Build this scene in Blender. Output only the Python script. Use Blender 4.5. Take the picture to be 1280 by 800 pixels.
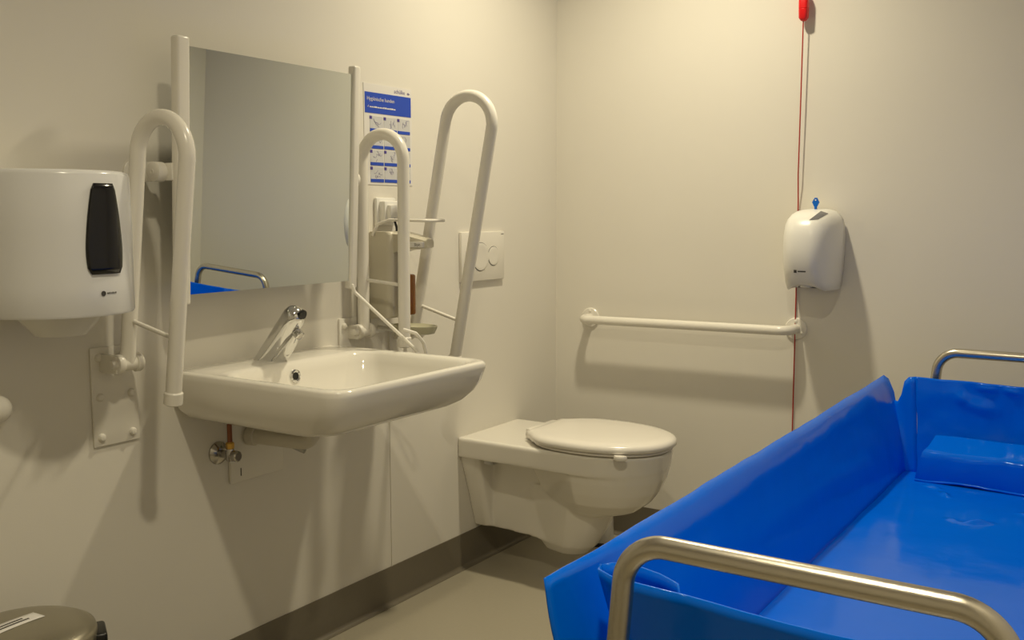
import bpy, bmesh, math, random
from mathutils import Vector, Matrix, noise
random.seed(4)
for o in list(bpy.data.objects): bpy.data.objects.remove(o)
scn = bpy.context.scene
C = scn.collection
R = math.radians

# ------------------------------------------------------------------ camera
def look_matrix(loc, yaw, pitch, roll):
    f = Vector((-math.sin(yaw)*math.cos(pitch), math.cos(yaw)*math.cos(pitch), -math.sin(pitch)))
    r = Vector((math.cos(yaw), math.sin(yaw), 0)); d = f.cross(r)
    c, s = math.cos(roll), math.sin(roll)
    r2 = c*r + s*d; d2 = -s*r + c*d
    m = Matrix((r2, -d2, -f)).transposed().to_4x4()
    m.translation = loc
    return m
cd = bpy.data.cameras.new('camera'); cam = bpy.data.objects.new('camera', cd); C.objects.link(cam)
cam.matrix_world = look_matrix(Vector((1.9, -3.18, 1.18)), R(33.42), R(6.174), R(0.0956))
cd.sensor_width = 36; cd.lens = 1234.46/1280*36; cd.clip_start = 0.02
scn.camera = cam
# ------------------------------------------------------------------ world, exposure, lamps
w = bpy.data.worlds.new('world'); scn.world = w; w.use_nodes = True
w.node_tree.nodes['Background'].inputs[0].default_value = (1, .9, .75, 1)
w.node_tree.nodes['Background'].inputs[1].default_value = 0.02
vs = scn.view_settings
vs.view_transform = 'Standard'; vs.look = 'None'; vs.exposure = -0.45; vs.gamma = 1; vs.use_curve_mapping = False
LAMP_COL = (1.0, .885, .63)
CEIL = 2.5
LAMPS = [((.66, -.68), 20), ((1.45, -2.36), 17)]

# ------------------------------------------------------------------ materials
def mat(name, col, rough=.5, metal=0, spec=.5, bump=0, bscale=60, var=0, vscale=3, coat=0, trans=0, stretch=None, bdist=.002):
    m = bpy.data.materials.new(name); m.use_nodes = True
    nt = m.node_tree; b = nt.nodes['Principled BSDF']
    b.inputs['Base Color'].default_value = (*col, 1); b.inputs['Roughness'].default_value = rough
    b.inputs['Metallic'].default_value = metal; b.inputs['Specular IOR Level'].default_value = spec
    b.inputs['Coat Weight'].default_value = coat; b.inputs['Coat Roughness'].default_value = .08
    b.inputs['Transmission Weight'].default_value = trans
    tc = nt.nodes.new('ShaderNodeTexCoord'); src = tc.outputs['Object']
    if stretch:
        mp = nt.nodes.new('ShaderNodeMapping'); mp.inputs['Scale'].default_value = stretch
        nt.links.new(src, mp.inputs['Vector']); src = mp.outputs['Vector']
    if var:
        n = nt.nodes.new('ShaderNodeTexNoise'); n.inputs['Scale'].default_value = vscale; n.inputs['Detail'].default_value = 4
        nt.links.new(src, n.inputs['Vector'])
        mx = nt.nodes.new('ShaderNodeMix'); mx.data_type = 'RGBA'
        mx.inputs['A'].default_value = (*[c*(1-var) for c in col], 1); mx.inputs['B'].default_value = (*[min(1, c*(1+var)) for c in col], 1)
        nt.links.new(n.outputs['Fac'], mx.inputs['Factor']); nt.links.new(mx.outputs['Result'], b.inputs['Base Color'])
    if bump:
        n = nt.nodes.new('ShaderNodeTexNoise'); n.inputs['Scale'].default_value = bscale; n.inputs['Detail'].default_value = 3
        nt.links.new(src, n.inputs['Vector'])
        bp = nt.nodes.new('ShaderNodeBump'); bp.inputs['Strength'].default_value = bump; bp.inputs['Distance'].default_value = bdist
        nt.links.new(n.outputs['Fac'], bp.inputs['Height']); nt.links.new(bp.outputs['Normal'], b.inputs['Normal'])
    return m
M = {}
M['wall'] = mat('wall_paint', (.76, .73, .66), .55, spec=.35, bump=.12, bscale=220, var=.02, bdist=.001)
M['ceiling'] = mat('ceiling_paint', (.8, .78, .73), .8)
M['floor'] = mat('floor_vinyl', (.37, .335, .255), .38, bump=.08, bscale=300, var=.06, vscale=120, bdist=.001)
M['base'] = mat('cove_vinyl', (.17, .148, .108), .45, var=.06, vscale=90)
M['white'] = mat('white_plastic', (.80, .79, .75), .28, var=.01)
M['cool'] = mat('bright_white_plastic', (.78, .78, .78), .2, var=.01)
M['coat'] = mat('white_powder_coat', (.80, .77, .70), .25, var=.01)
M['ceramic'] = mat('white_ceramic', (.82, .79, .72), .09, coat=.3)
M['lid'] = mat('toilet_seat_plastic', (.80, .765, .70), .22)
M['plate'] = mat('plate_paint', (.78, .75, .68), .35)
M['black'] = mat('black_plastic', (.006, .006, .006), .35)
M['smoke'] = mat('smoked_window', (.004, .004, .005), .12)
M['grey'] = mat('grey_window', (.16, .16, .17), .2)
M['ink'] = mat('grey_ink', (.07, .065, .06), .6)
M['chrome'] = mat('chrome', (.70, .70, .69), .05, metal=1)
M['dull'] = mat('dull_chrome', (.45, .43, .40), .2, metal=1)
M['brass'] = mat('brass', (.65, .40, .10), .3, metal=1)
M['copper'] = mat('copper_pipe', (.26, .10, .05), .45, metal=.6)
M['steel'] = mat('brushed_steel', (.60, .56, .47), .26, metal=1, bump=.15, bscale=90, stretch=(1, 30, 30), bdist=.0006)
M['binsteel'] = mat('bin_steel', (.40, .37, .29), .33, metal=.85, bump=.06, bscale=60, stretch=(1, 20, 1), bdist=.0006)
M['frame'] = mat('frame_steel', (.45, .44, .42), .35, metal=.9)
M['blue'] = mat('blue_vinyl', (.0, .15, .84), .13, spec=.34, bump=.2, bscale=12, var=.03, vscale=5, bdist=.006)
M['blue'].node_tree.nodes['Principled BSDF'].inputs['Specular Tint'].default_value = (.6, .8, 1, 1)
M['mirror'] = mat('mirror_silver', (.88, .92, .88), .0, metal=1)
M['edge'] = mat('mirror_edge', (.10, .12, .11), .3)
M['red'] = mat('red_plastic', (.75, .008, .012), .3)
M['cord'] = mat('red_cord', (.42, .03, .02), .6)
M['keyblue'] = mat('blue_key_plastic', (.0, .13, .62), .3)
M['pvc'] = mat('pvc_pipe', (.62, .58, .49), .4)
M['cream'] = mat('cream_plastic', (.60, .56, .45), .3)
M['soap'] = mat('brown_soap', (.24, .09, .015), .2)
M['tray'] = mat('tray_plastic', (.52, .50, .36), .25)
M['green'] = mat('green_seal', (.03, .20, .06), .5)
M['paper'] = mat('poster_paper', (.76, .74, .71), .6)
M['pblue'] = mat('poster_blue', (.012, .065, .50), .5)
M['ppurple'] = mat('poster_purple', (.07, .045, .27), .5)
M['pcell'] = mat('poster_cell', (.58, .585, .60), .6)
M['pline'] = mat('poster_line', (.35, .36, .42), .6)
M['psketch'] = mat('poster_sketch', (.30, .28, .42), .6)
M['cone'] = mat('frosted_cone', (.74, .72, .66), .25)
M['rubber'] = mat('dark_rubber', (.02, .02, .02), .6)
lm = bpy.data.materials.new('lamp_lens'); lm.use_nodes = True
b = lm.node_tree.nodes['Principled BSDF']; b.inputs['Base Color'].default_value = (.9, .85, .7, 1)
b.inputs['Emission Color'].default_value = (*LAMP_COL, 1); b.inputs['Emission Strength'].default_value = 6
M['lens'] = lm

# ------------------------------------------------------------------ helpers
BASE = {}
def finish(name, bm, m, parent=None, loc=(0, 0, 0), smooth=40, kind=None):
    off = BASE[parent] if parent else Vector(loc)
    bmesh.ops.recalc_face_normals(bm, faces=bm.faces)
    bmesh.ops.translate(bm, verts=bm.verts, vec=-off)
    me = bpy.data.meshes.new(name); bm.to_mesh(me); bm.free()
    me.materials.append(M[m])
    if smooth:
        for p in me.polygons: p.use_smooth = True
        me.set_sharp_from_angle(angle=R(smooth))
    o = bpy.data.objects.new(name, me); C.objects.link(o)
    if parent: o.parent = parent
    else: o.location = off
    BASE[o] = off
    if kind: o['kind'] = kind
    return o
def thing(name, label, cat, loc, group=None):
    o = bpy.data.objects.new(name, None); C.objects.link(o); o.location = loc; o.empty_display_size = .05
    o['label'] = label; o['category'] = cat
    if group: o['group'] = group
    BASE[o] = Vector(loc); return o
def tag(o, label, cat, group=None):
    o['label'] = label; o['category'] = cat
    if group: o['group'] = group
    return o
def NB(): return bmesh.new()
def box(bm, x0, x1, y0, y1, z0, z1, bev=0, seg=2):
    t = bmesh.new()
    bmesh.ops.create_cube(t, size=1)
    for v in t.verts:
        v.co = Vector(((x0+x1)/2 + v.co.x*(x1-x0), (y0+y1)/2 + v.co.y*(y1-y0), (z0+z1)/2 + v.co.z*(z1-z0)))
    if bev: bmesh.ops.bevel(t, geom=list(t.edges), offset=bev, segments=seg, profile=.5, affect='EDGES')
    merge(bm, t); return bm
def merge(bm, t):
    me = bpy.data.meshes.new('tmp'); t.to_mesh(me); t.free(); bm.from_mesh(me); bpy.data.meshes.remove(me)
def xform(bm, mtx): bmesh.ops.transform(bm, matrix=mtx, verts=bm.verts); return bm
def loft(bm, rings, cap0=True, cap1=True, closed=True):
    vs_ = [[bm.verts.new(p) for p in r] for r in rings]
    n = len(vs_[0])
    for a, b_ in zip(vs_, vs_[1:]):
        for i in range(n if closed else n-1):
            j = (i+1) % n
            bm.faces.new((a[i], a[j], b_[j], b_[i]))
    if cap0: bm.faces.new(vs_[0][::-1])
    if cap1: bm.faces.new(vs_[-1])
    return bm
def fillet(pts, rad, n=8):
    pts = [Vector(p) for p in pts]; out = [pts[0]]
    for i in range(1, len(pts)-1):
        p = pts[i]; a = (pts[i-1]-p); c = (pts[i+1]-p); la, lc = a.length, c.length
        a.normalize(); c.normalize(); ang = a.angle(c)
        r = rad if not isinstance(rad, (list, tuple)) else rad[i-1]
        d = min(r/math.tan(ang/2), la*.499, lc*.499); r = d*math.tan(ang/2)
        cen = p + (a+c).normalized()*(r/math.sin(ang/2))
        s = p + a*d - cen; e = p + c*d - cen; tot = s.angle(e); ax = s.cross(e).normalized()
        for k in range(n+1):
            out.append(cen + Matrix.Rotation(tot*k/n, 3, ax) @ s)
    out.append(pts[-1]); return out
def tube(bm, pts, r, n=16, caps=True, dome=False):
    pts = [Vector(p) for p in pts]; rs = r if isinstance(r, (list, tuple)) else [r]*len(pts)
    if dome:
        def domed(p, q, rr):
            d = (p-q).normalized()
            return [(p + d*rr*math.sin(a), rr*max(.02, math.cos(a))) for a in (R(88), R(65), R(40), R(18))]
        h = domed(pts[0], pts[1], rs[0]); t = domed(pts[-1], pts[-2], rs[-1])
        pts = [a for a, _ in h] + pts + [a for a, _ in t][::-1]; rs = [b_ for _, b_ in h] + list(rs) + [b_ for _, b_ in t][::-1]
    T = []
    for i in range(len(pts)):
        a = pts[max(i-1, 0)]; c = pts[min(i+1, len(pts)-1)]; T.append((c-a).normalized())
    u = T[0].orthogonal().normalized(); rings = []
    for i, p in enumerate(pts):
        if i: u = (T[i-1].rotation_difference(T[i]) @ u).normalized()
        u = (u - T[i]*u.dot(T[i])).normalized(); v = T[i].cross(u)
        rings.append([p + (u*math.cos(2*math.pi*k/n) + v*math.sin(2*math.pi*k/n))*rs[i] for k in range(n)])
    return loft(bm, rings, caps, caps)
def lathe(bm, c, axis, prof, n=32):
    """prof: list of (radius, distance along axis)"""
    c = Vector(c); ax = Vector(axis).normalized(); u = ax.orthogonal().normalized(); v = ax.cross(u)
    rings = [[c + ax*h + (u*math.cos(2*math.pi*k/n) + v*math.sin(2*math.pi*k/n))*max(r, 1e-4) for k in range(n)] for r, h in prof]
    return loft(bm, rings)
def rrect(x0, x1, y0, y1, r, z, nc=7, ne=6):
    """rounded rectangle ring, r may be 4 corner radii (x1y0, x1y1, x0y1, x0y0)"""
    rr = r if isinstance(r, (list, tuple)) else [r]*4
    cs = [(x1-rr[0], y0+rr[0], -90, rr[0]), (x1-rr[1], y1-rr[1], 0, rr[1]), (x0+rr[2], y1-rr[2], 90, rr[2]), (x0+rr[3], y0+rr[3], 180, rr[3])]
    arcs = [[Vector((cx+q*math.cos(R(a0+90*k/nc)), cy+q*math.sin(R(a0+90*k/nc)), z)) for k in range(nc+1)] for cx, cy, a0, q in cs]
    out = []
    for i in range(4):
        out += arcs[i]; a = arcs[i][-1]; b_ = arcs[(i+1) % 4][0]
        out += [a.lerp(b_, k/ne) for k in range(1, ne)]
    return out
def text_bm(s, size, origin, right, up):
    cu = bpy.data.curves.new('t', 'FONT'); cu.body = s; cu.size = size; cu.resolution_u = 2
    o = bpy.data.objects.new('t', cu); C.objects.link(o); bpy.context.view_layer.update()
    me = bpy.data.meshes.new_from_object(o.evaluated_get(bpy.context.evaluated_depsgraph_get()))
    bm = bmesh.new(); bm.from_mesh(me)
    rt, u = Vector(right).normalized(), Vector(up).normalized(); og = Vector(origin)
    for v in bm.verts: v.co = og + rt*v.co.x + u*v.co.y
    bpy.data.objects.remove(o); bpy.data.curves.remove(cu); bpy.data.meshes.remove(me)
    return bm

# ------------------------------------------------------------------ room shell
RX, FY = 2.07, -3.75
t = .1
finish('wall_left', box(NB(), -t, 0, FY-t, t, 0, CEIL), 'wall', smooth=0, kind='structure')
finish('wall_back', box(NB(), 0, RX, 0, t, 0, CEIL), 'wall', smooth=0, kind='structure')
finish('wall_right', box(NB(), RX, RX+t, FY-t, t, 0, CEIL), 'wall', smooth=0, kind='structure')
finish('wall_front', box(NB(), 0, RX, FY-t, FY, 0, CEIL), 'wall', smooth=0, kind='structure')
finish('floor', box(NB(), -t, RX+t, FY-t, t, -.06, 0), 'floor', smooth=0, kind='structure')
finish('ceiling', box(NB(), -t, RX+t, FY-t, t, CEIL, CEIL+.06), 'ceiling', smooth=0, kind='structure')
def cove(name, p0, p1, nrm, h=.118, rc=.012):
    p0, p1, nrm = Vector(p0), Vector(p1), Vector(nrm)
    prof = [(0, h), (.003, h)]
    for k in range(7):
        a = R(90*k/6); prof.append((.003 + rc - rc*math.cos(a), .002 + rc - rc*math.sin(a)))
    prof += [(.003+rc+.004, .001), (.003+rc+.004, 0), (0, 0)]
    bm = NB(); loft(bm, [[p + nrm*d + Vector((0, 0, z)) for d, z in prof] for p in (p0, p1)])
    return finish(name, bm, 'base', smooth=50, kind='structure')
finish('trim_1', box(NB(), 0, .002, -.9655, -.9620, .118, .86, 0), 'plate', smooth=0, kind='structure')
cove('baseboard_left', (0, FY, 0), (0, 0, 0), (1, 0, 0))
cove('baseboard_back', (0, 0, 0), (RX, 0, 0), (0, -1, 0))
cove('baseboard_right', (RX, 0, 0), (RX, FY, 0), (-1, 0, 0))
cove('baseboard_front', (RX, FY, 0), (0, FY, 0), (0, 1, 0))

# ------------------------------------------------------------------ ceiling downlights
for i, ((lx, ly), en) in enumerate(LAMPS):
    d = thing('ceiling_downlight', ('round recessed ceiling downlight over the toilet', 'round recessed ceiling downlight over the foot of the shower trolley')[i], 'downlight', (lx, ly, CEIL), 'recessed downlights')
    bm = NB(); lathe(bm, (lx, ly, CEIL), (0, 0, -1), [(.05, -.001), (.07, -.001), (.07, .004), (.06, .008), (.05, .006), (.05, -.001)][1:-1], 32)
    finish('trim_ring', bm, 'white', d)
    bm = NB(); lathe(bm, (lx, ly, CEIL), (0, 0, -1), [(.051, .002), (.051, .0075)], 32); finish('lens', bm, 'lens', d)
    ld = bpy.data.lights.new('lamp', 'AREA'); ld.shape = 'DISK'; ld.size = .10; ld.energy = en; ld.spread = R(136); ld.color = LAMP_COL
    lo = bpy.data.objects.new('lamp', ld); C.objects.link(lo); lo.location = (0, 0, -.012); lo.parent = d

# ------------------------------------------------------------------ washbasin
SY = -1.465
s = thing('washbasin', 'white ceramic washbasin hung on the wall below the mirror', 'washbasin', (0, SY, .70))
def sr(z, x0, x1, hw, r, rb=None): return rrect(x0, x1, SY-hw, SY+hw, [r, r, rb or r, rb or r], z)
bm = NB()
loft(bm, [sr(.700, .27, .29, .01, .005), sr(.702, .21, .37, .12, .06), sr(.710, .17, .43, .185, .07), sr(.735, .15, .47, .215, .07),
          sr(.79, .140, .493, .232, .06), sr(.810, .134, .502, .240, .06), sr(.8175, .128, .508, .246, .06), sr(.8200, .118, .515, .252, .055),
          sr(.8205, .06, .520, .262, .05, .02), sr(.8195, .0, .527, .270, .05, .008), sr(.815, .0, .531, .275, .05, .006), sr(.803, .0, .531, .276, .05, .006),
          sr(.775, .0, .521, .2735, .052, .008), sr(.748, .0, .505, .268, .055, .012), sr(.726, .0, .484, .257, .06, .02), sr(.711, .0, .458, .243, .065, .03),
          sr(.702, .0, .425, .222, .07, .04), sr(.698, .01, .37, .18, .06, .05)], True, True)
finish('basin_body', bm, 'ceramic', s, smooth=70)
bm = NB(); lathe(bm, (.137, SY-.014, .784), (1, 0, .12), [(.0165, 0), (.0165, .007), (.013, .009), (.0095, .007), (.0095, .004)], 24)
ov = finish('overflow_ring', bm, 'chrome', s)
bm = NB(); lathe(bm, (.1372, SY-.014, .784), (1, 0, .12), [(.0094, 0), (.0094, .0062)], 20)
finish('overflow_hole', bm, 'black', ov)
bm = NB(); lathe(bm, (.29, SY, .698), (0, 0, 1), [(.03, 0), (.032, .004), (.026, .007), (.0, .009)], 28)
finish('drain_cap', bm, 'chrome', s)
# tap
f = thing('basin_tap', 'slanted chrome sensor tap on the washbasin deck', 'tap', (.06, SY, .82))
FT = SY-.024
a, e = Vector((.055, FT, .8195)), Vector((.162, FT, .942)); d = (e-a).normalized()
bm = NB()
u = Vector((0, 1, 0)); v = d.cross(u)
rings = []
for k, tt in enumerate([0, .2, .4, .6, .8, .93, 1.0, 1.04, 1.07, 1.085]):
    rr = .0285 if tt <= .93 else .0285*math.sqrt(max(.002, 1-((tt-.93)/.157)**2))
    ring = []
    for q in range(28):
        an = 2*math.pi*q/28; p = a + (e-a)*tt + (u*math.cos(an) + v*math.sin(an))*rr
        if tt == 0:   # cut level with the deck
            p = p - d*((p.z-.8195)/d.z)
        ring.append(p)
    rings.append(ring)
loft(bm, rings); body = finish('tap_body', bm, 'chrome', f, smooth=60)
bm = NB()
rings = []
for tt, rr in ((-.02, .0175), (.25, .018), (.45, .016), (.6, .010)):
    o_ = Vector((.094, FT, .8205)) + (e-a)*tt
    ring = [o_ + (u*math.cos(2*math.pi*q/20) + v*math.sin(2*math.pi*q/20)*1.1)*rr for q in range(20)]
    if tt < 0: ring = [p - d*((p.z-.8195)/d.z) for p in ring]
    rings.append(ring)
loft(bm, rings); finish('tap_underbody', bm, 'chrome', f, smooth=60)
sp = a + (e-a)*.80 - v*.0
bm = NB(); q = sp + Vector((.019, 0, -.021)); lathe(bm, q, (.75, 0, -.66), [(.010, 0), (.0125, .004), (.0125, .017), (.010, .019), (.008, .016)], 20)
sp_ = finish('spout', bm, 'chrome', f)
bm = NB(); lathe(bm, q, (.75, 0, -.66), [(.0085, .014), (.0085, .0175)], 16); finish('aerator', bm, 'dull', sp_)
bm = NB(); lathe(bm, e + d*.006 + Vector((.0135, 0, -.008)), (.9, 0, -.35), [(.004, -.006), (.0125, -.002), (.0130, .0035), (.011, .0055), (.0, .006)], 20)
finish('sensor_window', bm, 'black', f)
# plumbing below
p = thing('angle_valve', 'chrome angle valve with copper riser under the washbasin', 'valve', (0, -1.605, .60))
bm = NB(); lathe(bm, (0, -1.605, .60), (1, 0, 0), [(.028, 0), (.028, .004), (.018, .012), (.011, .014)], 28); finish('rosette', bm, 'dull', p)
bm = NB(); tube(bm, [(.01, -1.605, .60), (.055, -1.605, .60)], .0095); lathe(bm, (.045, -1.605, .586), (0, 0, 1), [(.009, 0), (.011, .004), (.011, .022), (.009, .03)], 18); finish('valve_body', bm, 'dull', p)
bm = NB(); lathe(bm, (.055, -1.605, .60), (1, 0, 0), [(.008, 0), (.0135, .003), (.0135, .016), (.010, .019)], 10); finish('valve_knob', bm, 'dull', p, smooth=25)
bm = NB(); lathe(bm, (.045, -1.605, .616), (0, 0, 1), [(.009, 0), (.010, .003), (.010, .014), (.007, .017)], 6); finish('compression_nut', bm, 'brass', p, smooth=20)
bm = NB(); tube(bm, [(.045, -1.605, .63), (.045, -1.605, .704)], .006, 12); finish('riser_pipe', bm, 'copper', p)
p = thing('pipe_cover', 'flat white cover plate on the wall behind the drain pipe', 'cover plate', (0, -1.49, .515))
bm = NB(); box(bm, 0, .010, -1.575, -1.40, .515, .698, .004); finish('plate', bm, 'plate', p)
bm = NB(); box(bm, .0095, .0105, -1.545, -1.542, .53, .55); finish('slot', bm, 'ink', p, smooth=0)
p = thing('drain_trap', 'short cream waste pipe with trap under the washbasin', 'drain pipe', (.02, -1.53, .62))
bm = NB(); tube(bm, fillet([(.012, -1.518, .628), (.185, -1.472, .622), (.195, -1.469, .694)], .03, 8), .019, 20); finish('waste_pipe', bm, 'pvc', p)
bm = NB(); lathe(bm, (.012, -1.518, .628), (.235, .065, -.006), [(.022, 0), (.0235, .002), (.0235, .022), (.02, .024)], 24); finish('collar', bm, 'pvc', p)
bm = NB(); lathe(bm, (.115, -1.49, .652), (0, 0, 1), [(.016, 0), (.016, .045)], 18); finish('tail_nut', bm, 'green', p)
bm = NB(); lathe(bm, (.148, -1.482, .650), (0, 0, 1), [(.008, 0), (.008, .046)], 12); finish('brass_stud', bm, 'brass', p)
bm = NB(); tube(bm, [(.12, -1.488, .615), (.165, -1.476, .600)], .007, 12); finish('pop_up_rod', bm, 'frame', p)

# ------------------------------------------------------------------ tilting mirror
TL = R(2.7)
mr = thing('tilting_mirror', 'frameless tilting mirror between two white side rails above the washbasin', 'mirror', (.05, SY, .98))
MX, MZ = .115, 1.270
def tilt(bm): return xform(bm, Matrix.Translation((MX, 0, MZ)) @ Matrix.Translation((0, SY, 0)) @ Matrix.Rotation(R(1.02), 4, 'Z') @ Matrix.Translation((0, -SY, 0)) @ Matrix.Rotation(TL, 4, 'Y'))
bm = NB(); box(bm, -.004, 0, -1.757, -1.236, -.268, .267); finish('glass', tilt(bm), 'mirror', mr, smooth=0)
bm = NB(); box(bm, -.0075, -.0042, -1.7575, -1.2355, -.2685, .2675); finish('backing', tilt(bm), 'edge', mr, smooth=0)
for y0, y1, z0, z1 in ((-1.791, -1.7575, -.29, .286), (-1.2345, -1.2085, -.290, .290)):
    bm = NB(); box(bm, -.017, .008, y0, y1, z0, z1, .006, 3); finish('side_rail', tilt(bm), 'coat', mr)
for y, sg in ((-1.806, -1), (-1.194, 1)):
    bm = NB(); box(bm, 0, .078, y-.010, y+.010, MZ-.021, MZ+.021, .003); lathe(bm, (.078, y-.0125, MZ), (0, 1, 0), [(.018, 0), (.0215, .002), (.0215, .023), (.018, .025)], 28); k_ = finish('pivot_bracket', bm, 'coat', mr)
    bm = NB(); lathe(bm, (0, y, MZ), (1, 0, 0), [(.03, 0), (.03, .004), (.027, .006)], 28); finish('wall_rose', bm, 'coat', k_)
    bm = NB(); yb = y - sg*.012; box(bm, .070, .112, min(yb, yb-sg*.012)-.001, max(yb, yb-sg*.012)+.001, MZ-.019, MZ+.019, .003); finish('pivot_arm', bm, 'coat', k_)
    bm = NB(); lathe(bm, (.076, y+sg*.0122, MZ), (0, sg, 0), [(.006, 0), (.006, .0012), (.003, .0013), (.003, .0004)], 12); finish('bolt_head', bm, 'plate', k_)
bm = NB()
tube(bm, fillet([(.104, -1.228, .990), (.106, -1.222, .972), (.26, -1.162, .824), (.275, -1.145, .788), (.274, -1.128, .800), (.273, -1.140, .838), (.268, -1.166, .866), (.25, -1.192, .877)], .012, 5), .0048, 10, dome=True)
finish('tilt_lever', bm, 'coat', mr)

# ------------------------------------------------------------------ fold-up grab bars on the left wall
def fold_bar(label, y, zp, lean, L, plate, rods, gap=.155, drop=.05, xo=.058, r=.0165):
    x0 = plate[0]
    g = thing('fold_up_grab_bar', label, 'grab bar', (0, y, zp), 'fold-up grab bars')
    ca, sa = math.cos(R(lean)), math.sin(R(lean))
    def P(a, b): return (xo + a*ca + b*sa, y, zp - a*sa + b*ca)   # a outwards, b along the bar
    bm = NB(); tube(bm, fillet([P(0, 0), P(0, L), P(gap, L), P(gap, -drop)], gap*.499, 14), r, 20)
    finish('bar_tube', bm, 'coat', g)
    bm = NB(); q0, q1 = Vector(P(gap, -drop-.004)), Vector(P(gap, -drop+.03))
    lathe(bm, q0, q1-q0, [(r*.9, 0), (r*1.18, .003), (r*1.18, .026), (r*1.02, .029)], 24); finish('end_cap', bm, 'coat', g)
    for b_ in rods:
        bm = NB(); tube(bm, [P(0, b_), P(gap, b_-.01)], .005, 10); finish('cross_rod', bm, 'coat', g)
    bm = NB(); y0, y1, z0, z1 = plate
    box(bm, 0, .006, y0, y1, z0, z1, .0025); pl = finish('wall_plate', bm, 'plate', g)
    for yy in (y0+.018, y1-.018):
        for zz in (z0+.02, (z0+z1)/2+.0, z1-.022):
            bm = NB(); lathe(bm, (.0055, yy, zz), (1, 0, 0), [(.009, 0), (.009, .003), (.006, .0075), (.0, .009)], 16); finish('screw_cap', bm, 'plate', pl)
    bm = NB(); lathe(bm, (xo, y-.042, zp), (0, 1, 0), [(.0, 0), (.009, .001), (.011, .006), (.011, .012), (.019, .0125), (.021, .015), (.021, .024), (.019, .027), (.0165, .0275), (.0165, .057), (.019, .0575), (.021, .06), (.021, .069), (.019, .072), (.008, .074), (.0, .076)], 26)
    finish('hinge', bm, 'coat', g)
    for s_ in (-1, 1):
        bm = NB(); box(bm, .004, xo+.006, y+s_*.0275-.006, y+s_*.0275+.006, zp-.021, zp+.019, .004); finish('bracket_cheek', bm, 'coat', g)
    return g
fold_bar('white fold-up grab bar between the paper towel dispenser and the mirror', -1.885, .862, 8.3, .527, (-1.938, -1.825, .679, .895), [.095])
fold_bar('white fold-up grab bar in front of the hand hygiene poster and soap dispenser', -1.112, .852, 0.5, .542, (-1.176, -1.072, .66, .890), [.145], gap=.147, drop=.03, xo=.037)
fold_bar('white fold-up grab bar beside the flush plate, leaning out from the wall', -.915, .83, 11.5, .703, (-.965, -.862, .64, .845), [.085], gap=.16, drop=.05)

# ------------------------------------------------------------------ paper towel dispenser
dcx, dcy, dr = .118, -2.078, .142
d = thing('paper_towel_dispenser', 'white rounded centre-feed paper towel dispenser with a black window', 'dispenser', (0, dcy, .955))
def dout(r_, z, k=1.0):
    ring = [Vector((0, dcy-r_, z)), Vector((dcx*.5, dcy-r_, z))]
    for i in range(33):
        an = R(-90+180*i/32); ring.append(Vector((dcx + r_*k*math.cos(an), dcy + r_*math.sin(an), z)))
    return ring + [Vector((dcx*.5, dcy+r_, z)), Vector((0, dcy+r_, z))]
bm = NB(); loft(bm, [dout(dr-.008, .990), dout(dr-.003, .9905), dout(dr, .995), dout(dr, 1.05), dout(dr+.001, 1.15), dout(dr-.001, 1.252), dout(dr-.004, 1.258), dout(dr-.012, 1.2605)])
finish('dispenser_body', bm, 'cool', d, smooth=50)
bm = NB(); rows = []
for i in range(15):
    tt = i/14; z = 1.069 + .167*tt
    hw = .040*(1-.42*max(0, (tt-.25)/.75)**1.6)*(1-.12*max(0, (.25-tt)/.25)**2)
    if i in (0, 14): hw *= .86
    row = []
    for k in range(13):
        an = (-1+2*k/12)*hw/dr + R(6)
        row.append(Vector((dcx + (dr+.0025)*math.cos(an), dcy + (dr+.0025)*math.sin(an), z)))
    rows.append(row)
bm.faces.ensure_lookup_table()
loft(bm, rows, False, False, closed=False)
wdw = finish('level_window', bm, 'smoke', d, smooth=60)
md = wdw.modifiers.new('thick', 'SOLIDIFY'); md.thickness = .004; md.offset = 0
bm = NB(); lathe(bm, (dcx+.01, dcy, .990), (0, 0, -1), [(.085, 0), (.080, .004), (.052, .036), (.047, .042), (.0, .043)], 28); finish('outlet_cone', bm, 'cone', d)
def on_drum(an, z, o=.0012): return Vector((dcx + (dr+o)*math.cos(an), dcy + (dr+o)*math.sin(an), z))
lg = NB(); c0 = on_drum(R(2.5), 1.033); nr = Vector((math.cos(R(2.5)), math.sin(R(2.5)), 0))
lathe(lg, c0 - nr*.0006, nr, [(.0048, 0), (.0048, .001), (.0026, .001), (.0026, .0004)], 20); 
for k, wd in enumerate((.0030, .0026, .0022, .0028, .0024, .0028)):
    an = R(6.2 + k*1.55); n_ = Vector((math.cos(an), math.sin(an), 0)); tg = Vector((-n_.y, n_.x, 0)); c_ = on_drum(an, 1.033)
    q = [c_ - tg*wd*.5 - Vector((0, 0, .0016)), c_ + tg*wd*.5 - Vector((0, 0, .0016)), c_ + tg*wd*.5 + Vector((0, 0, .0014 + (k % 2)*.0008)), c_ - tg*wd*.5 + Vector((0, 0, .0014))]
    lg.faces.new([lg.verts.new(x) for x in q])
finish('maker_mark', lg, 'ink', d, smooth=0)
bm = NB(); box(bm, dcx-.03, dcx-.012, dcy+dr-.002, dcy+dr+.008, 1.10, 1.13, .003); lk = finish('lock', bm, 'cool', d)
bm = NB(); tube(bm, [(dcx-.075, dcy+dr-.004, 1.119), (dcx-.075, dcy+dr+.022, 1.118)], [.004, .0025], 10); finish('key_peg', bm, 'black', d)

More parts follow.
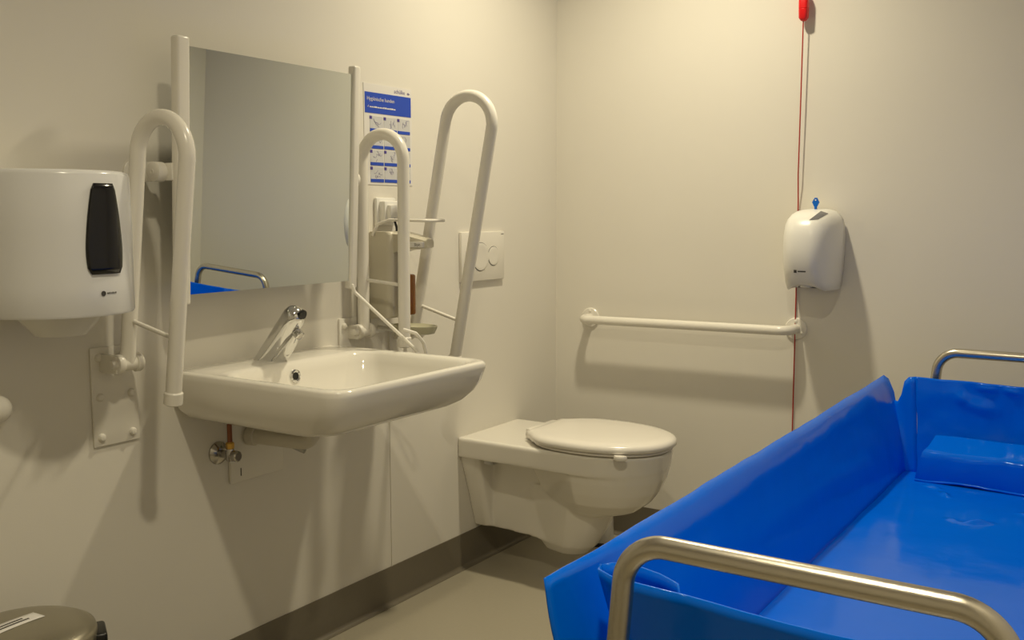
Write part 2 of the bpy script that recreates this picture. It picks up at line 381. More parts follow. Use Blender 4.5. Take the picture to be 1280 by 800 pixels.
# white rail end below the dispenser
rl = thing('wall_rail', 'white rounded rail end on the wall below the paper towel dispenser', 'rail', (0, -2.3, .80))
bm = NB(); tube(bm, [(.07, -2.62, .812), (.07, -2.180, .812)], .027, 20, dome=True); finish('rail_tube', bm, 'coat', rl)
bm = NB(); lathe(bm, (0, -2.5, .812), (1, 0, 0), [(.03, 0), (.03, .006), (.014, .008), (.014, .07)], 24); finish('mount', bm, 'coat', rl)

# ------------------------------------------------------------------ hygiene poster
PY0, PY1, PZ0, PZ1 = -1.056, -.845, 1.262, 1.545
po = thing('hygiene_poster', 'hand hygiene instruction poster with blue header on the wall beside the mirror', 'poster', (0, -.95, PZ0))
bm = NB(); box(bm, .0, .0015, PY0, PY1, PZ0, PZ1); finish('sheet', bm, 'paper', po, smooth=0)
def flat(name, y0, y1, z0, z1, m, o=.0022, par=None):
    bm = NB(); box(bm, .0012, o, y0, y1, z0, z1); return finish(name, bm, m, par or po, smooth=0)
hd = flat('header_band', PY0+.004, PY1-.004, 1.463, 1.521, 'pblue')
finish('header_title', text_bm('Hygiënische handen', .0150, (.0027, PY0+.012, 1.4985), (0, 1, 0), (0, 0, 1)), 'paper', hd, smooth=0)
bm = NB(); yy = PY0+.024
tube(bm, [(.0024, PY0+.014, 1.4815), (.0024, PY0+.017, 1.4785), (.0024, PY0+.019, 1.4845)], .0008, 6)
while yy < PY0+.135:
    wd = random.uniform(.004, .010); box(bm, .0021, .0026, yy, yy+wd, 1.4785, 1.4785+random.uniform(.003, .0045)); yy += wd+.0016
finish('header_subtitle', bm, 'paper', hd, smooth=0)
finish('maker_name', text_bm('schülke', .0165, (.0019, PY0+.131, 1.5275), (0, 1, 0), (0, 0, 1)), 'ppurple', po, smooth=0)
bm = NB(); box(bm, .0014, .0022, PY0+.190, PY0+.202, 1.5295, 1.5315); box(bm, .0014, .0022, PY0+.194, PY0+.1965, 1.5265, 1.5345); finish('maker_cross', bm, 'ppurple', po, smooth=0)
for r_ in range(4):
    for c_ in range(3):
        y0 = PY0+.024+c_*.0605; z1 = 1.455 - r_*.0475
        if r_ == 3 and c_ == 2: pass
        cl = flat('step_cell', y0, y0+.0565, z1-.0435, z1, 'pcell')
        flat('caption_bar', y0, y0+.0565, z1-.0435, z1-.0345, 'pblue', .0026, cl)
        flat('number_tag', y0-.001, y0+.0085, z1-.0085, z1, 'ppurple', .0027, cl)
        bm = NB(); cx, cz = y0+.030, z1-.018
        for k in range(5):
            pts = []; an = random.uniform(0, 6.28); px, pz = cx+random.uniform(-.012, .012), cz+random.uniform(-.009, .008)
            for q in range(4):
                pts.append((.0024, min(max(px, y0+.004), y0+.053), min(max(pz, z1-.032), z1-.003))); an += random.uniform(-1, 1); px += .006*math.cos(an); pz += .006*math.sin(an)
            tube(bm, pts, .0006, 5)
        finish('hand_sketch', bm, 'psketch', cl, smooth=0)

# ------------------------------------------------------------------ socket, soap dispenser
so = thing('wall_socket', 'white plastic wall socket with plug above the soap dispenser', 'socket', (0, -.975, 1.145))
bm = NB(); box(bm, 0, .012, -1.02, -.935, 1.145, 1.225, .004); finish('socket_plate', bm, 'white', so)
bm = NB(); box(bm, .010, .034, -1.010, -.945, 1.155, 1.216, .006); finish('socket_cover', bm, 'white', so)
bm = NB(); box(bm, .030, .050, -1.002, -.965, 1.163, 1.205, .006); finish('plug', bm, 'white', so)
bm = NB(); tube(bm, fillet([(.045, -.985, 1.168), (.055, -.985, 1.14), (.06, -.99, 1.128)], .01), .0035, 10); finish('cable', bm, 'black', so)
sy = -1.018
sd = thing('soap_dispenser', 'cream elbow-lever soap dispenser with drip tray beside the mirror', 'soap dispenser', (0, sy, .84))
bm = NB(); box(bm, .0, .022, sy-.043, sy+.043, .88, 1.126, .004); finish('back_plate', bm, 'cream', sd)
bm = NB(); loft(bm, [rrect(.018, .098, sy-.044, sy+.044, [.02, .02, .004, .004], z) if 0 else rrect(.018, x1, sy-.044, sy+.044, [rr, rr, .004, .004], z)
                     for z, x1, rr in ((.886, .090, .016), (.89, .096, .02), (1.0, .098, .02), (1.118, .098, .02), (1.126, .094, .018), (1.129, .088, .016))])
finish('cover', bm, 'cream', sd, smooth=40)
bm = NB(); loft(bm, [[Vector((x, y, z)) for y, z in ((sy-w_, z0), (sy+w_, z0), (sy+w_, z1-.006), (sy+w_*.6, z1), (sy-w_*.6, z1), (sy-w_, z1-.006))]
                     for x, w_, z0, z1 in ((.08, .034, 1.066, 1.130), (.12, .031, 1.076, 1.127), (.16, .027, 1.081, 1.120), (.19, .022, 1.084, 1.113), (.204, .014, 1.087, 1.108))])
hdp = finish('pump_head', bm, 'cream', sd, smooth=40)
bm = NB(); box(bm, .142, .198, sy-.0302, sy-.020, 1.0865, 1.1015, .0005); lb = finish('name_label', bm, 'paper', hdp, smooth=0)
finish('label_print', text_bm('Skyn', .0115, (.170, sy-.0306, 1.0905), (1, 0, 0), (0, 0, 1)), 'ink', hdp, smooth=0)
bm = NB(); tube(bm, [(.185, sy, 1.1), (.185, sy, 1.085)], .006, 12); finish('nozzle', bm, 'dull', sd)
bm = NB(); tube(bm, [(.112, sy, 1.09), (.112, sy, .90)], .010, 14); finish('pump_shaft', bm, 'white', sd)
bm = NB(); box(bm, .112, .142, sy-.012, sy+.012, .895, 1.01, .006); finish('soap_bottle', bm, 'soap', sd)
bm = NB(); tube(bm, fillet([(.035, sy-.049, 1.118), (.055, sy-.049, 1.150), (.10, sy-.049, 1.162), (.222, sy-.046, 1.160), (.222, sy+.046, 1.160), (.10, sy+.049, 1.162), (.055, sy+.049, 1.150), (.035, sy+.049, 1.118)], .014, 5), .0042, 10)
finish('elbow_lever', bm, 'coat', sd)
bm = NB(); rings = []
for rx_, ry_, z in ((.052, .030, .842), (.066, .040, .845), (.073, .046, .858), (.075, .048, .866), (.071, .044, .866), (.064, .038, .858), (.05, .028, .853)):
    rings.append([Vector((.142 + rx_*math.cos(2*math.pi*k/32), sy + ry_*math.sin(2*math.pi*k/32), z)) for k in range(32)])
loft(bm, rings); finish('drip_tray', bm, 'tray', sd)
bm = NB(); tube(bm, [(.01, sy, .852), (.09, sy, .846)], .006, 10); box(bm, .0, .01, sy-.03, sy+.03, .835, .89, .002); finish('tray_arm', bm, 'white', sd)

# ------------------------------------------------------------------ flush plate
fp = thing('flush_plate', 'white flush plate with two round buttons above the toilet', 'flush plate', (0, -.49, .955))
bm = NB(); box(bm, 0, .012, -.612, -.365, .957, 1.119, .003); finish('plate', bm, 'plate', fp)
def button(y, z, r):
    bm = NB(); lathe(bm, (.0118, y, z), (1, 0, 0), [(r+.002, 0), (r+.002, .0006), (r-.0005, .0006)], 40); rg = finish('button_gap', bm, 'ink', fp)
    bm = NB(); lathe(bm, (.0118, y, z), (1, 0, 0), [(r, 0), (r, .0022), (r-.003, .003), (r-.012, .0022), (.001, .0022)], 40); finish('flush_button', bm, 'plate', fp, smooth=60)
button(-.507, 1.037, .0455); button(-.432, 1.037, .031)
bm = NB(); box(bm, .0118, .0126, -.385, -.371, 1.109, 1.111); finish('maker_mark', bm, 'ink', fp, smooth=0)

# ------------------------------------------------------------------ toilet
TY = -.447
tl = thing('toilet', 'white wall-hung toilet with closed lid in the corner', 'toilet', (0, TY, .07))
def plan(x0, xs, x1, hw, z, n=24, hw0=None, ex=2.2):
    """ring: straight sides from x0 to xs then a rounded nose to x1"""
    h0 = hw0 or hw
    ring = [Vector((x0, TY-h0, z)), Vector((x0+(xs-x0)*.5, TY-(h0+hw)/2, z))]
    for i in range(n+1):
        a = R(-90+180*i/n); c_, s_ = math.cos(a), math.sin(a)
        ring.append(Vector((xs + (x1-xs)*abs(c_)**(2/ex), TY + hw*math.copysign(abs(s_)**(2/ex), s_), z)))
    return ring + [Vector((x0+(xs-x0)*.5, TY+(h0+hw)/2, z)), Vector((x0, TY+h0, z))]
bm = NB()
# shelf and rim
loft(bm, [plan(0.0, .40, .655, .178, .384), plan(0, .40, .662, .1795, .395), plan(0, .40, .670, .180, .446), plan(0, .40, .664, .176, .450)])
# bowl
loft(bm, [plan(.20, .42, .668, .176, .44, hw0=.09), plan(.21, .42, .662, .172, .40, hw0=.085), plan(.22, .42, .652, .164, .36, hw0=.075), plan(.24, .42, .634, .150, .32, hw0=.07),
          plan(.26, .42, .604, .130, .28, hw0=.065), plan(.28, .41, .562, .104, .248, hw0=.06), plan(.29, .39, .50, .078, .228, hw0=.055)][::-1])
# foot of the trap
loft(bm, [plan(.21, .37, .510, .092, .30, hw0=.06), plan(.215, .36, .488, .086, .235, hw0=.055), plan(.225, .345, .448, .075, .16, hw0=.05), plan(.235, .335, .418, .066, .11, hw0=.045), plan(.255, .325, .388, .052, .082, hw0=.035), plan(.275, .315, .355, .033, .072, hw0=.025)][::-1])
# trap housing back to the wall
loft(bm, [[Vector((x, TY-hw, z0)), Vector((x, TY+hw, z0)), Vector((x, TY+hw, .40)), Vector((x, TY-hw, .40))] for x, hw, z0 in ((0, .066, .130), (.10, .064, .127), (.20, .058, .120), (.30, .05, .105))])
# wall flange
loft(bm, [[Vector((x, TY-h1, .13)), Vector((x, TY+h1, .13)), Vector((x, TY+h2, .39)), Vector((x, TY-h2, .39))] for x, h1, h2 in ((0, .084, .168), (.045, .080, .160), (.062, .070, .145))])
ob = finish('ceramic_body', bm, 'ceramic', tl, smooth=180)
rm = ob.modifiers.new('fuse', 'REMESH'); rm.mode = 'VOXEL'; rm.voxel_size = .0045; rm.use_smooth_shade = True
sm = ob.modifiers.new('soften', 'SMOOTH'); sm.factor = .5; sm.iterations = 5
def seat(x0, xs, x1, hw, z, back=.0): 
    ring = []
    n = 40
    for i in range(n+1):
        a = R(-90+180*i/n); c_, s_ = math.cos(a), math.sin(a)
        ring.append(Vector((xs + (x1-xs)*abs(c_)**(2/2.15), TY + hw*math.copysign(abs(s_)**(2/2.15), s_), z)))
    # tapered back with a squared hinge end
    for xx, yy in ((x0+.13, hw*.985), (x0+.09, hw*.93), (x0+.055, hw*.82), (x0+.030, hw*.68), (x0+.012, hw*.60), (x0, hw*.56)):
        ring.append(Vector((xx, TY+yy, z)))
    for xx, yy in ((x0, -hw*.56), (x0+.012, -hw*.60), (x0+.030, -hw*.68), (x0+.055, -hw*.82), (x0+.09, -hw*.93), (x0+.13, -hw*.985)):
        ring.append(Vector((xx, TY+yy, z)))
    return ring
bm = NB(); loft(bm, [seat(.235, .42, .668, .180, .4535), seat(.232, .42, .671, .183, .456), seat(.232, .42, .671, .183, .461), seat(.234, .42, .669, .181, .463)])
finish('seat', bm, 'lid', tl, smooth=50)
bm = NB(); loft(bm, [seat(.222, .42, .676, .187, .4645), seat(.219, .42, .680, .190, .467), seat(.219, .42, .680, .190, .476), seat(.222, .42, .676, .186, .484), seat(.230, .42, .664, .176, .489), seat(.25, .42, .63, .15, .4915), seat(.30, .42, .54, .08, .493)])
finish('lid', bm, 'lid', tl, smooth=60)
bm = NB(); box(bm, .203, .26, TY-.083, TY+.083, .4515, .486, .004); finish('hinge_bar', bm, 'lid', tl)
for s_ in (-1, 1):
    bm = NB(); lathe(bm, (.245, TY+s_*.085, .4495), (0, 0, 1), [(.016, 0), (.016, .01), (.012, .014)], 20); finish('hinge_post', bm, 'lid', tl)
bm = NB()
loft(bm, [[Vector((.585 + .022*math.cos(2*math.pi*k/20)*q - .0, TY-.155 - .022*abs(math.sin(2*math.pi*k/20))*q*(1 if math.sin(2*math.pi*k/20) < 0 else -.2), z)) for k in range(20)] for z, q in ((.448, .55), (.451, .95), (.458, 1.0), (.4632, .9))])
finish('lift_tab', bm, 'lid', tl)
bm = NB(); box(bm, .085, .12, TY-.152, TY-.10, .365, .392, .003); finish('fixing_cap', bm, 'frame', tl)

# toilet brush holder behind the toilet
bh = thing('toilet_brush_holder', 'white toilet brush holder on the floor behind the toilet foot', 'brush holder', (.262, -.125, 0))
bm = NB(); lathe(bm, (.262, -.125, .012), (0, 0, 1), [(.048, 0), (.050, .003), (.046, .12), (.042, .24), (.038, .245), (.012, .25), (.010, .40), (.0, .402)], 32); finish('holder', bm, 'white', bh)
bm = NB(); lathe(bm, (.262, -.125, 0), (0, 0, 1), [(.053, 0), (.053, .01), (.049, .0125)], 32); finish('holder_base', bm, 'rubber', bh)

# ------------------------------------------------------------------ back wall: grab rail, pull cord, hand dryer
gr = thing('grab_rail', 'straight white grab rail fixed to the back wall beside the toilet', 'grab rail', (.54, 0, .80))
bm = NB(); tube(bm, fillet([(.15, -.006, .798), (.15, -.078, .798), (.912, -.078, .804), (.912, -.006, .804)], .035, 10), .0155, 20); finish('rail_tube', bm, 'coat', gr)
for x, z in ((.15, .798), (.912, .804)):
    bm = NB(); lathe(bm, (x, 0, z), (0, -1, 0), [(.036, 0), (.036, .004), (.033, .007), (.016, .008)], 32); fl = finish('flange', bm, 'coat', gr)
    for an in (90, 210, 330):
        bm = NB(); lathe(bm, (x+.025*math.cos(R(an)), -.0068, z+.025*math.sin(R(an))), (0, -1, 0), [(.006, 0), (.006, .002), (.003, .004), (.0, .0045)], 12); finish('screw_head', bm, 'coat', fl)
pc = thing('emergency_pull_cord', 'red emergency pull cord with red toggle hanging down the back wall', 'pull cord', (.915, -.024, .3))
bm = NB(); tube(bm, [(.9115, -.008, .30), (.9100, -.006, .9), (.9085, -.0055, 1.17), (.9090, -.008, 1.21), (.9105, -.022, 1.30), (.9125, -.025, 1.5), (.9145, -.028, 1.79)], .0022, 8); finish('cord', bm, 'cord', pc)
bm = NB(); tube(bm, [(.9150, -.028, 1.86), (.915, -.028, 2.2), (.915, -.028, CEIL)], .0022, 8); finish('cord', bm, 'cord', pc)
bm = NB(); loft(bm, [rrect(.915-a_, .915+a_, -.028-a_, -.028+a_, a_*.6, z) for z, a_ in ((1.776, .005), (1.779, .009), (1.786, .0135), (1.812, .0145), (1.8125, .0135), (1.814, .0135), (1.8145, .0145), (1.850, .0145), (1.862, .011), (1.866, .005))]); finish('toggle', bm, 'red', pc, smooth=50)
bm = NB(); lathe(bm, (.9105, -.0125, .275), (0, 0, 1), [(.003, 0), (.011, .006), (.011, .02), (.004, .03)], 16); finish('end_knob', bm, 'red', pc)

HX = .980
hdv = thing('hand_dryer', 'white rounded hand dryer with blue key on the back wall', 'hand dryer', (HX, 0, .93))
def hring(z, w_, dp, arch=0, ex=3.2, tw=0):
    ring = [Vector((HX-w_*.92, -.012, z)), ]
    n = 32
    for i in range(n+1):
        a = R(180+180*i/n); c_, s_ = math.cos(a), math.sin(a)
        x = w_*math.copysign(abs(c_)**(2/ex), c_); y = -.016 - (dp-.016)*abs(s_)**(2/2.6)
        ring.append(Vector((HX+x, y, z + arch*max(0, 1-(x/w_/.8)**2)*min(1, -y/dp*1.4))))
    ring.append(Vector((HX+w_*.92, -.012, z)))
    return ring
bm = NB()
loft(bm, [hring(.948, .062, .135, .020), hring(.940, .069, .156, .020), hring(.943, .073, .168, .020), hring(.965, .0765, .184, .010), hring(1.01, .0805, .199), hring(1.06, .083, .205), hring(1.11, .083, .201), hring(1.14, .081, .191),
          hring(1.160, .076, .176), hring(1.175, .066, .156), hring(1.185, .053, .130), hring(1.190, .036, .098), hring(1.192, .018, .065)])
case = finish('dryer_case', bm, 'white', hdv, smooth=70)
bm = NB(); box(bm, .926, 1.036, 0, .02-.04, .955, 1.17, .003) if 0 else box(bm, .926, 1.036, -.02, 0, .955, 1.17, .003); finish('back_plate', bm, 'white', hdv)
from mathutils.bvhtree import BVHTree
cb = bmesh.new(); cb.from_mesh(case.data); tree = BVHTree.FromBMesh(cb)
def pix(px, py):
    m_ = cam.matrix_world.to_3x3(); return (m_ @ Vector(((px-640)/1234.46, -(py-400)/1234.46, -1))).normalized()
def stick(name, corners, m, n=6, off=.0008):
    """a patch laid on the case surface between four photo points"""
    rows = []; cl_ = cam.matrix_world.translation - BASE[hdv]
    for i in range(n+1):
        row = []
        for k in range(n+1):
            a_ = Vector(corners[0]).lerp(Vector(corners[1]), k/n).lerp(Vector(corners[3]).lerp(Vector(corners[2]), k/n), i/n)
            h_, nn, _, _ = tree.ray_cast(cl_, pix(*a_))
            row.append(h_ + BASE[hdv] + nn*off)
        rows.append(row)
    bm = NB(); loft(bm, rows, False, False, closed=False); return finish(name, bm, m, hdv, smooth=60)
stick('indicator_window', ((1011, 275.5), (1023, 274.3), (1035.5, 267), (1026, 264)), 'grey', 8)
for k, (xa, xb, ya, yb) in enumerate(((992.2, 995.8, 337.2, 340.8), (997.0, 1007.0, 338.4, 340.0))):
    stick('maker_mark', ((xa, yb), (xb, yb+.3), (xb, ya+.3), (xa, ya)), 'ink', 3, .0005)
bm = NB(); lathe(bm, (HX-.005, -.115, .958), (0, 0, -1), [(.02, -.004), (.02, .006), (.016, .009), (.014, .004)], 20); finish('air_nozzle', bm, 'white', hdv)
bm = NB(); tube(bm, [(0.988, -.085, 1.180), (0.988, -.085, 1.200)], .0045, 10)
k_ = NB(); loft(k_, [[Vector((0.988+x, yy, 1.212+z)) for x, z in ((-.011, 0), (-.004, -.014), (.004, -.014), (.011, 0), (.006, .009), (.0035, .014), (-.0035, .014), (-.006, .009))] for yy in (-.0885, -.0815)]); merge(bm, k_)
ky = finish('blue_key', bm, 'keyblue', hdv, smooth=30); ky['label'] = 'small blue plastic key'
bm = NB(); lathe(bm, (0.988, -.0888, 1.219), (0, 1, 0), [(.0025, 0), (.0025, .0076)], 10); finish('key_hole', bm, 'paper', ky)

# ------------------------------------------------------------------ pedal bin
BX, BY, BR_, BH = .205, -2.232, .124, .412
pb = thing('pedal_bin', 'round brushed steel pedal bin with a white sticker on its lid', 'bin', (BX, BY, 0))
bm = NB(); lathe(bm, (BX, BY, .012), (0, 0, 1), [(BR_-.004, 0), (BR_-.002, .004), (BR_-.002, BH-.03), (BR_-.006, BH-.028)], 48); finish('bin_body', bm, 'binsteel', pb)
bm = NB(); lathe(bm, (BX, BY, 0), (0, 0, 1), [(BR_-.002, 0), (BR_+.004, .003), (BR_+.004, .022), (BR_-.001, .026)], 48); finish('base_ring', bm, 'black', pb)
bm = NB(); lathe(bm, (BX, BY, BH-.016), (0, 0, 1), [(BR_-.001, 0), (BR_+.003, .002), (BR_+.003, .018), (BR_, .026), (BR_*.9, .0325), (BR_*.7, .038), (BR_*.4, .0415), (.002, .043)], 56); finish('bin_lid', bm, 'binsteel', pb, smooth=60)
hdir = Vector((.50, .866, 0)); hs = Vector((-.866, .50, 0)); hc = Vector((BX, BY, 0)) + hdir*(BR_+.004)
bm = NB(); box(bm, -.012, .014, -.035, .035, BH-.07, BH-.004, .006, 3); xform(bm, Matrix.Translation(hc) @ Matrix.Rotation(math.atan2(hdir.y, hdir.x), 4, 'Z')); finish('lid_hinge', bm, 'black', pb)
bm = NB(); box(bm, -.05, .0, -.03, .03, .008, .022, .006); pd = Vector((BX, BY, 0)) - hdir*(BR_-.004); xform(bm, Matrix.Translation(pd) @ Matrix.Rotation(math.atan2(hdir.y, hdir.x), 4, 'Z')); finish('pedal', bm, 'black', pb)
stc = Vector((BX-.014, BY-.018, 0)); mt = Matrix.Translation(stc) @ Matrix.Rotation(math.atan2(.9, -.05), 4, 'Z')
def dome(v):
    r_ = math.hypot(v.x-BX, v.y-BY)/BR_
    return BH-.016 + .043 - .0085*(min(r_, 1)**2)*1.15
bm = NB(); bmesh.ops.create_grid(bm, x_segments=10, y_segments=4, size=.5)
for v in bm.verts: v.co = Vector((v.co.x*.125, v.co.y*.036, 0))
xform(bm, mt)
for v in bm.verts: v.co.z = dome(v.co) + .0012
st = finish('sticker', bm, 'paper', pb); md = st.modifiers.new('t', 'SOLIDIFY'); md.thickness = .001
bm = NB()
for ln, yy in enumerate((.0045, -.0055)):
    xx = -.045 + ln*-.004
    while xx < .030 + ln*.006:
        wd = random.uniform(.0022, .0042); g_ = NB(); box(g_, xx, xx+wd, yy-.0022, yy+.0022, 0, .0004); xform(g_, mt)
        for v in g_.verts: v.co.z += dome(v.co) + .0016
        merge(bm, g_); xx += wd+.0011
finish('sticker_print', bm, 'ink', st, smooth=0)

# ------------------------------------------------------------------ shower trolley
QX = 1.595
tr = thing('shower_trolley', 'shower trolley with a blue vinyl liner and steel end rails', 'shower trolley', (QX, -1.2, 0))
def wob(p, a=.004, s=6.): return Vector((noise.noise(p*s), noise.noise(p*s + Vector((7, 3, 1))), noise.noise(p*s + Vector((2, 9, 5)))))*a
ZF = .46   # liner floor
CREASE = [  # a, b, half width, height, direction
    ((1.548, -.735, ZF), (1.598, -.700, ZF), .009, .0115, (0, 0, 1)), ((1.508, -.72, ZF), (1.535, -.735, ZF), .007, .007, (0, 0, 1)), ((1.405, -.445, ZF), (1.445, -.462, ZF), .007, .008, (0, 0, 1)), ((1.455, -.49, ZF), (1.475, -.53, ZF), .007, .008, (0, 0, 1)),
    ((1.65, -.58, ZF), (1.70, -.60, ZF), .009, .008, (0, 0, 1)),
    ((1.450, -.29, .690), (1.476, -.29, .664), .014, .006, (0, -1, 0)), ((1.476, -.29, .664), (1.545, -.29, .648), .017, .0065, (0, -1, 0)), ((1.565, -.29, .709), (1.60, -.29, .700), .007, .0065, (0, -1, 0)), ((1.66, -.29, .672), (1.72, -.29, .655), .010, .009, (0, -1, 0)), ((1.50, -.29, .709), (1.545, -.29, .706), .006, .005, (0, -1, 0))]
def crease(p):
    out = Vector()
    for a_, b_, w_, h_, d_ in CREASE:
        a_, b_ = Vector(a_), Vector(b_); ab = b_-a_; t_ = max(0, min(1, (p-a_).dot(ab)/ab.length_squared))
        dv = p - (a_ + ab*t_); dv -= Vector(d_)*dv.dot(Vector(d_))
        q_ = (dv.length/w_)**2
        if q_ < 9: out += Vector(d_)*h_*math.exp(-q_)*(.35 + .65*math.sin(math.pi*min(1, max(0, t_))))
    return out
def strip(name, prof, seg=.025, nv=15, wa=.0025, cr=False):
    """prof: list of (top, bottom, bulge vector) stations; lofted densely"""
    st_ = []
    for (t0, b0, m0), (t1, b1, m1) in zip(prof, prof[1:]):
        t0, b0, m0, t1, b1, m1 = map(Vector, (t0, b0, m0, t1, b1, m1))
        n = max(1, int(max((t1-t0).length, (b1-b0).length)/seg))
        for k in range(n): st_.append((t0.lerp(t1, k/n), b0.lerp(b1, k/n), m0.lerp(m1, k/n)))
    st_.append(tuple(map(Vector, prof[-1])))
    rows = []
    for T_, B_, m_ in st_:
        row = []
        for k in range(nv+1):
            q = k/nv; p_ = (B_ - Vector((0, 0, .008))).lerp(T_, q) + m_*math.sin(math.pi*q)
            if m_.x: p_.x += math.copysign(.0045, m_.x)*max(0, 1-abs(q-.87)/.13) if abs(m_.x) > .01 else 0
            if 0 < k: p_ += wob(p_, wa*min(1, q*2)) + wob(p_, wa*.35, 19)
            if cr: p_ += crease(p_)
            row.append(p_)
        rows.append(row)
    bm = NB(); loft(bm, rows, False, False, closed=False)
    o = finish(name, bm, 'blue', tr, smooth=75)
    sd_ = o.modifiers.new('thick', 'SOLIDIFY'); sd_.thickness = .003; sd_.offset = 0
    return o
XL, XR = 1.247, 2*QX-1.247
BL, BR2 = 1.327, 2*QX-1.327
O0 = (0, 0, 0); IN = (.012, 0, 0); INR = (-.012, 0, 0)
YN, YF = -1.99, -.315
# long sides
strip('liner_side', [((XL+.002, -2.118, .7055), (BL-.01, -2.045, ZF), (-.004, -.03, 0)), ((XL, -2.03, .703), (BL, -2.0, ZF), (-.004, .0, 0)), ((XL, -1.9, .7035), (BL, -1.9, ZF), IN), ((XL, -1.2, .707), (BL, -1.2, ZF), IN),
                     ((XL, -.5, .713), (BL, -.5, ZF), IN), ((XL+.002, -.30, .717), (BL, -.36, ZF), IN), ((XL+.004, -.272, .719), (BL, -.335, ZF), IN),
                     ((1.262, -.262, .708), (BL+.002, -.325, ZF), IN), ((1.272, -.268, .672), (BL+.004, -.318, ZF), (.004, -.012, 0)), ((1.283, -.276, .652), (BL+.006, YF, ZF), (0, -.014, 0)), ((1.296, -.286, .650), (BL+.010, YF, ZF), (-.004, -.006, 0)),
                     ((1.306, -.290, .672), (BL+.014, YF, ZF), O0), ((1.313, -.290, .710), (BL+.018, YF, ZF), O0), ((1.324, -.290, .723), (BL+.022, YF, ZF), O0), ((1.342, -.290, .7255), (BL+.034, YF, ZF), O0)], seg=.014)
strip('liner_end', [((1.342, -.290, .7255), (BL+.034, YF, ZF), O0), ((1.45, -.288, .722), (1.45, YF, ZF), (0, .006, 0)), ((QX, -.286, .718), (QX, YF, ZF), (0, .016, 0)), ((1.75, -.288, .720), (1.75, YF, ZF), (0, .006, 0)), ((2*QX-1.342, -.290, .7255), (BR2-.034, YF, ZF), O0)], wa=.006, seg=.005, nv=50, cr=True)
strip('liner_side', [((2*QX-1.342, -.290, .7255), (BR2-.034, YF, ZF), O0), ((2*QX-1.306, -.290, .672), (BR2-.014, YF, ZF), O0), ((2*QX-1.283, -.276, .652), (BR2-.006, YF, ZF), (0, -.014, 0)), ((2*QX-1.262, -.262, .708), (BR2-.002, -.325, ZF), INR),
                     ((XR, -.272, .719), (BR2, -.335, ZF), INR), ((XR, -.5, .713), (BR2, -.5, ZF), INR), ((XR, -1.2, .707), (BR2, -1.2, ZF), INR), ((XR, -1.9, .7035), (BR2, -1.9, ZF), INR), ((XR, -2.03, .703), (BR2, -2.0, ZF), O0), ((XR-.002, -2.118, .7055), (BR2+.01, -2.045, ZF), O0)])
# near end with a rolled pocket at each corner
yt = -2.055
strip('liner_end', [((1.283, -2.028, .704), (1.335, YN, ZF), O0), ((1.292, -2.050, .7045), (1.34, YN-.01, ZF), O0), ((1.32, -2.062, .7035), (1.35, YN-.016, ZF), O0), ((1.36, -2.060, .702), (1.37, YN-.016, ZF), O0), ((1.42, yt, .7005), (1.43, YN-.012, ZF), O0), ((1.5, yt, .696), (1.5, YN-.01, ZF), O0), ((QX, yt, .692), (QX, YN-.01, ZF), O0), ((1.70, yt, .694), (1.70, YN-.01, ZF), O0), ((1.83, yt-.004, .701), (1.80, YN-.012, ZF), O0), ((1.90, -2.03, .704), (1.85, YN, ZF), O0)], seg=.016, wa=.003)
for sg in (1, -1):
    def mx_(x): return x if sg == 1 else 2*QX-x
    strip('liner_pocket', [((mx_(1.283), -2.028, .703), (mx_(1.335), YN, ZF), O0), ((mx_(1.292), -2.010, .703), (mx_(1.34), YN+.008, ZF), O0), ((mx_(1.32), -1.998, .702), (mx_(1.35), YN+.012, ZF), O0), ((mx_(1.36), -2.004, .700), (mx_(1.37), YN+.010, ZF), O0), ((mx_(1.395), -2.022, .699), (mx_(1.41), YN, ZF), O0), ((mx_(1.405), -2.04, .699), (mx_(1.42), YN-.008, ZF), O0)], seg=.012, wa=.002)
bm = NB(); nx, ny = 100, 300
rows = []
for j in range(ny+1):
    row = []
    for i in range(nx+1):
        x = 1.312 + (2*QX-2*1.312)*i/nx; y = -2.02 + (2.02-.30)*j/ny
        pq = Vector((x, y, 0)); pz = Vector((x, y, ZF)); row.append(Vector((x, y, ZF + noise.noise(pq*4)*.003 + noise.noise(pq*11)*.0008 + (crease(pz).z if y > -1.1 else 0))))
    rows.append(row)
loft(bm, rows, False, False, closed=False); o = finish('liner_floor', bm, 'blue', tr, smooth=75); md = o.modifiers.new('t', 'SOLIDIFY'); md.thickness = .003
# pillow
bm = NB()
def prow(y, z0, z1, x0, n=14):
    top = [Vector((x0 + (2*QX-2*x0)*k/n, y, z1 + .004*math.sin(math.pi*k/n))) for k in range(n+1)]
    return top
px0 = 1.385
rows = []
NP = 40
for y, z, x0 in ((-.402, ZF+.003, 1.375), (-.408, .464, 1.373), (-.411, .48, 1.376), (-.412, .505, 1.381), (-.4115, .528, 1.385), (-.410, .535, 1.387), (-.4065, .541, 1.388), (-.4015, .545, 1.390), (-.395, .5475, 1.392), (-.38, .552, 1.395), (-.355, .562, 1.400), (-.33, .573, 1.406), (-.324, .5745, 1.407), (-.319, .571, 1.408), (-.317, .52, 1.40), (-.317, ZF+.003, 1.380)):
    rows.append([])
    for k in range(NP+1):
        p_ = Vector((x0 + (2*QX-2*x0)*k/NP, y, z)); rows[-1].append(p_ + wob(p_, .004, 12) + wob(p_, .0012, 34))
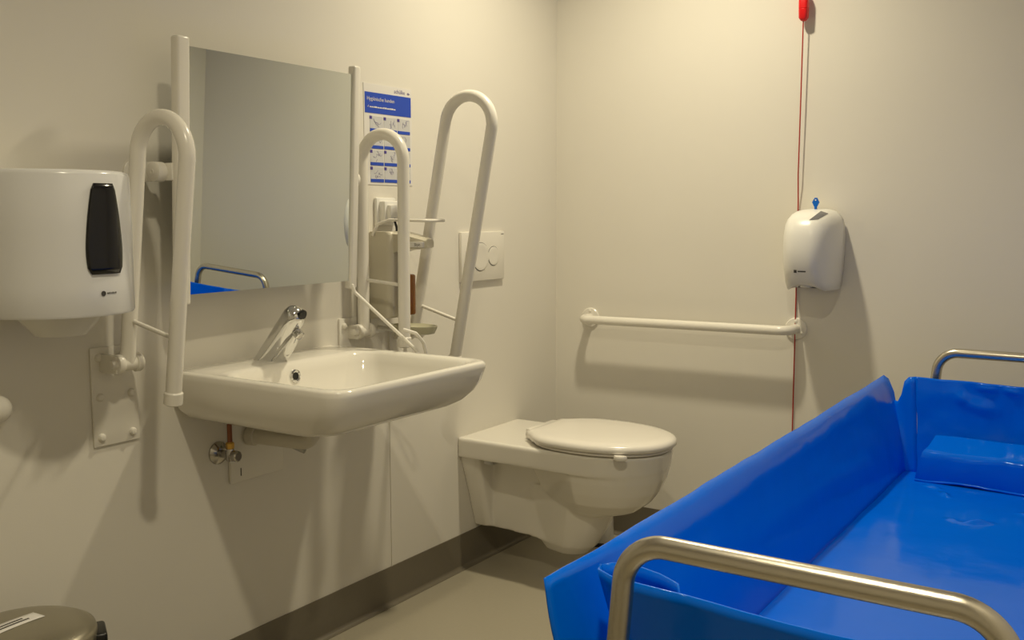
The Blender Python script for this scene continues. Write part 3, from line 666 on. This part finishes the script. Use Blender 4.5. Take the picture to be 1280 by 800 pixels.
loft(bm, rows, False, False, closed=False)
bm.verts.ensure_lookup_table()
for k in (0, NP):
    bm.faces.new([bm.verts[r_*(NP+1)+k] for r_ in range(len(rows))])
edge_b = [v.copy() for v in rows[1]]; edge_t = [v.copy() for v in rows[5]]
pil = finish('pillow', bm, 'blue', tr, smooth=60)
for e_ in (edge_b,):
    bm = NB(); tube(bm, [p_ + Vector((0, -.0005, .0005)) for p_ in e_], .0032, 10); finish('seam', bm, 'blue', pil)
# end rails
def end_rail(y, zt):
    w2 = .203; sp_ = .035
    bm = NB(); tube(bm, fillet([(QX-w2-sp_, y, .40), (QX-w2, y, zt), (QX+w2, y, zt), (QX+w2+sp_, y, .40)], .055, 12), .0135, 20)
    finish('end_rail', bm, 'steel', tr, smooth=80)
end_rail(-2.165, .797); end_rail(-.245, .793)
# frame, legs, castors
bm = NB(); box(bm, 1.34, 2*QX-1.34, -2.04, -.33, .415, .447, .006); finish('deck', bm, 'frame', tr)
for x in (1.36, 2*QX-1.36):
    bm = NB(); box(bm, x-.02, x+.02, -2.18, -.215, .375, .415, .005); finish('frame_tube', bm, 'frame', tr)
for y in (-2.165, -.245):
    bm = NB(); box(bm, QX-.27, QX+.27, y-.016, y+.016, .378, .412, .005); finish('cross_tube', bm, 'frame', tr)
for y in (-1.98, -.42):
    bm = NB(); box(bm, 1.36, 2*QX-1.36, y-.02, y+.02, .13, .17, .005); finish('cross_tube', bm, 'frame', tr)
    for x in (1.37, 2*QX-1.37):
        bm = NB(); box(bm, x-.018, x+.018, y-.018, y+.018, .13, .38, .004); lg_ = finish('leg', bm, 'frame', tr)
        bm = NB(); box(bm, x-.006, x+.006, y-.012, y+.012, .09, .135, .002); box(bm, x-.022, x+.022, y-.03, y+.03, .11, .122, .003); cs = finish('castor', bm, 'frame', tr)
        bm = NB(); lathe(bm, (x-.016, y+.012, .05), (1, 0, 0), [(.03, 0), (.048, .002), (.05, .008), (.05, .024), (.048, .03), (.03, .032)], 28); finish('wheel', bm, 'rubber', cs)
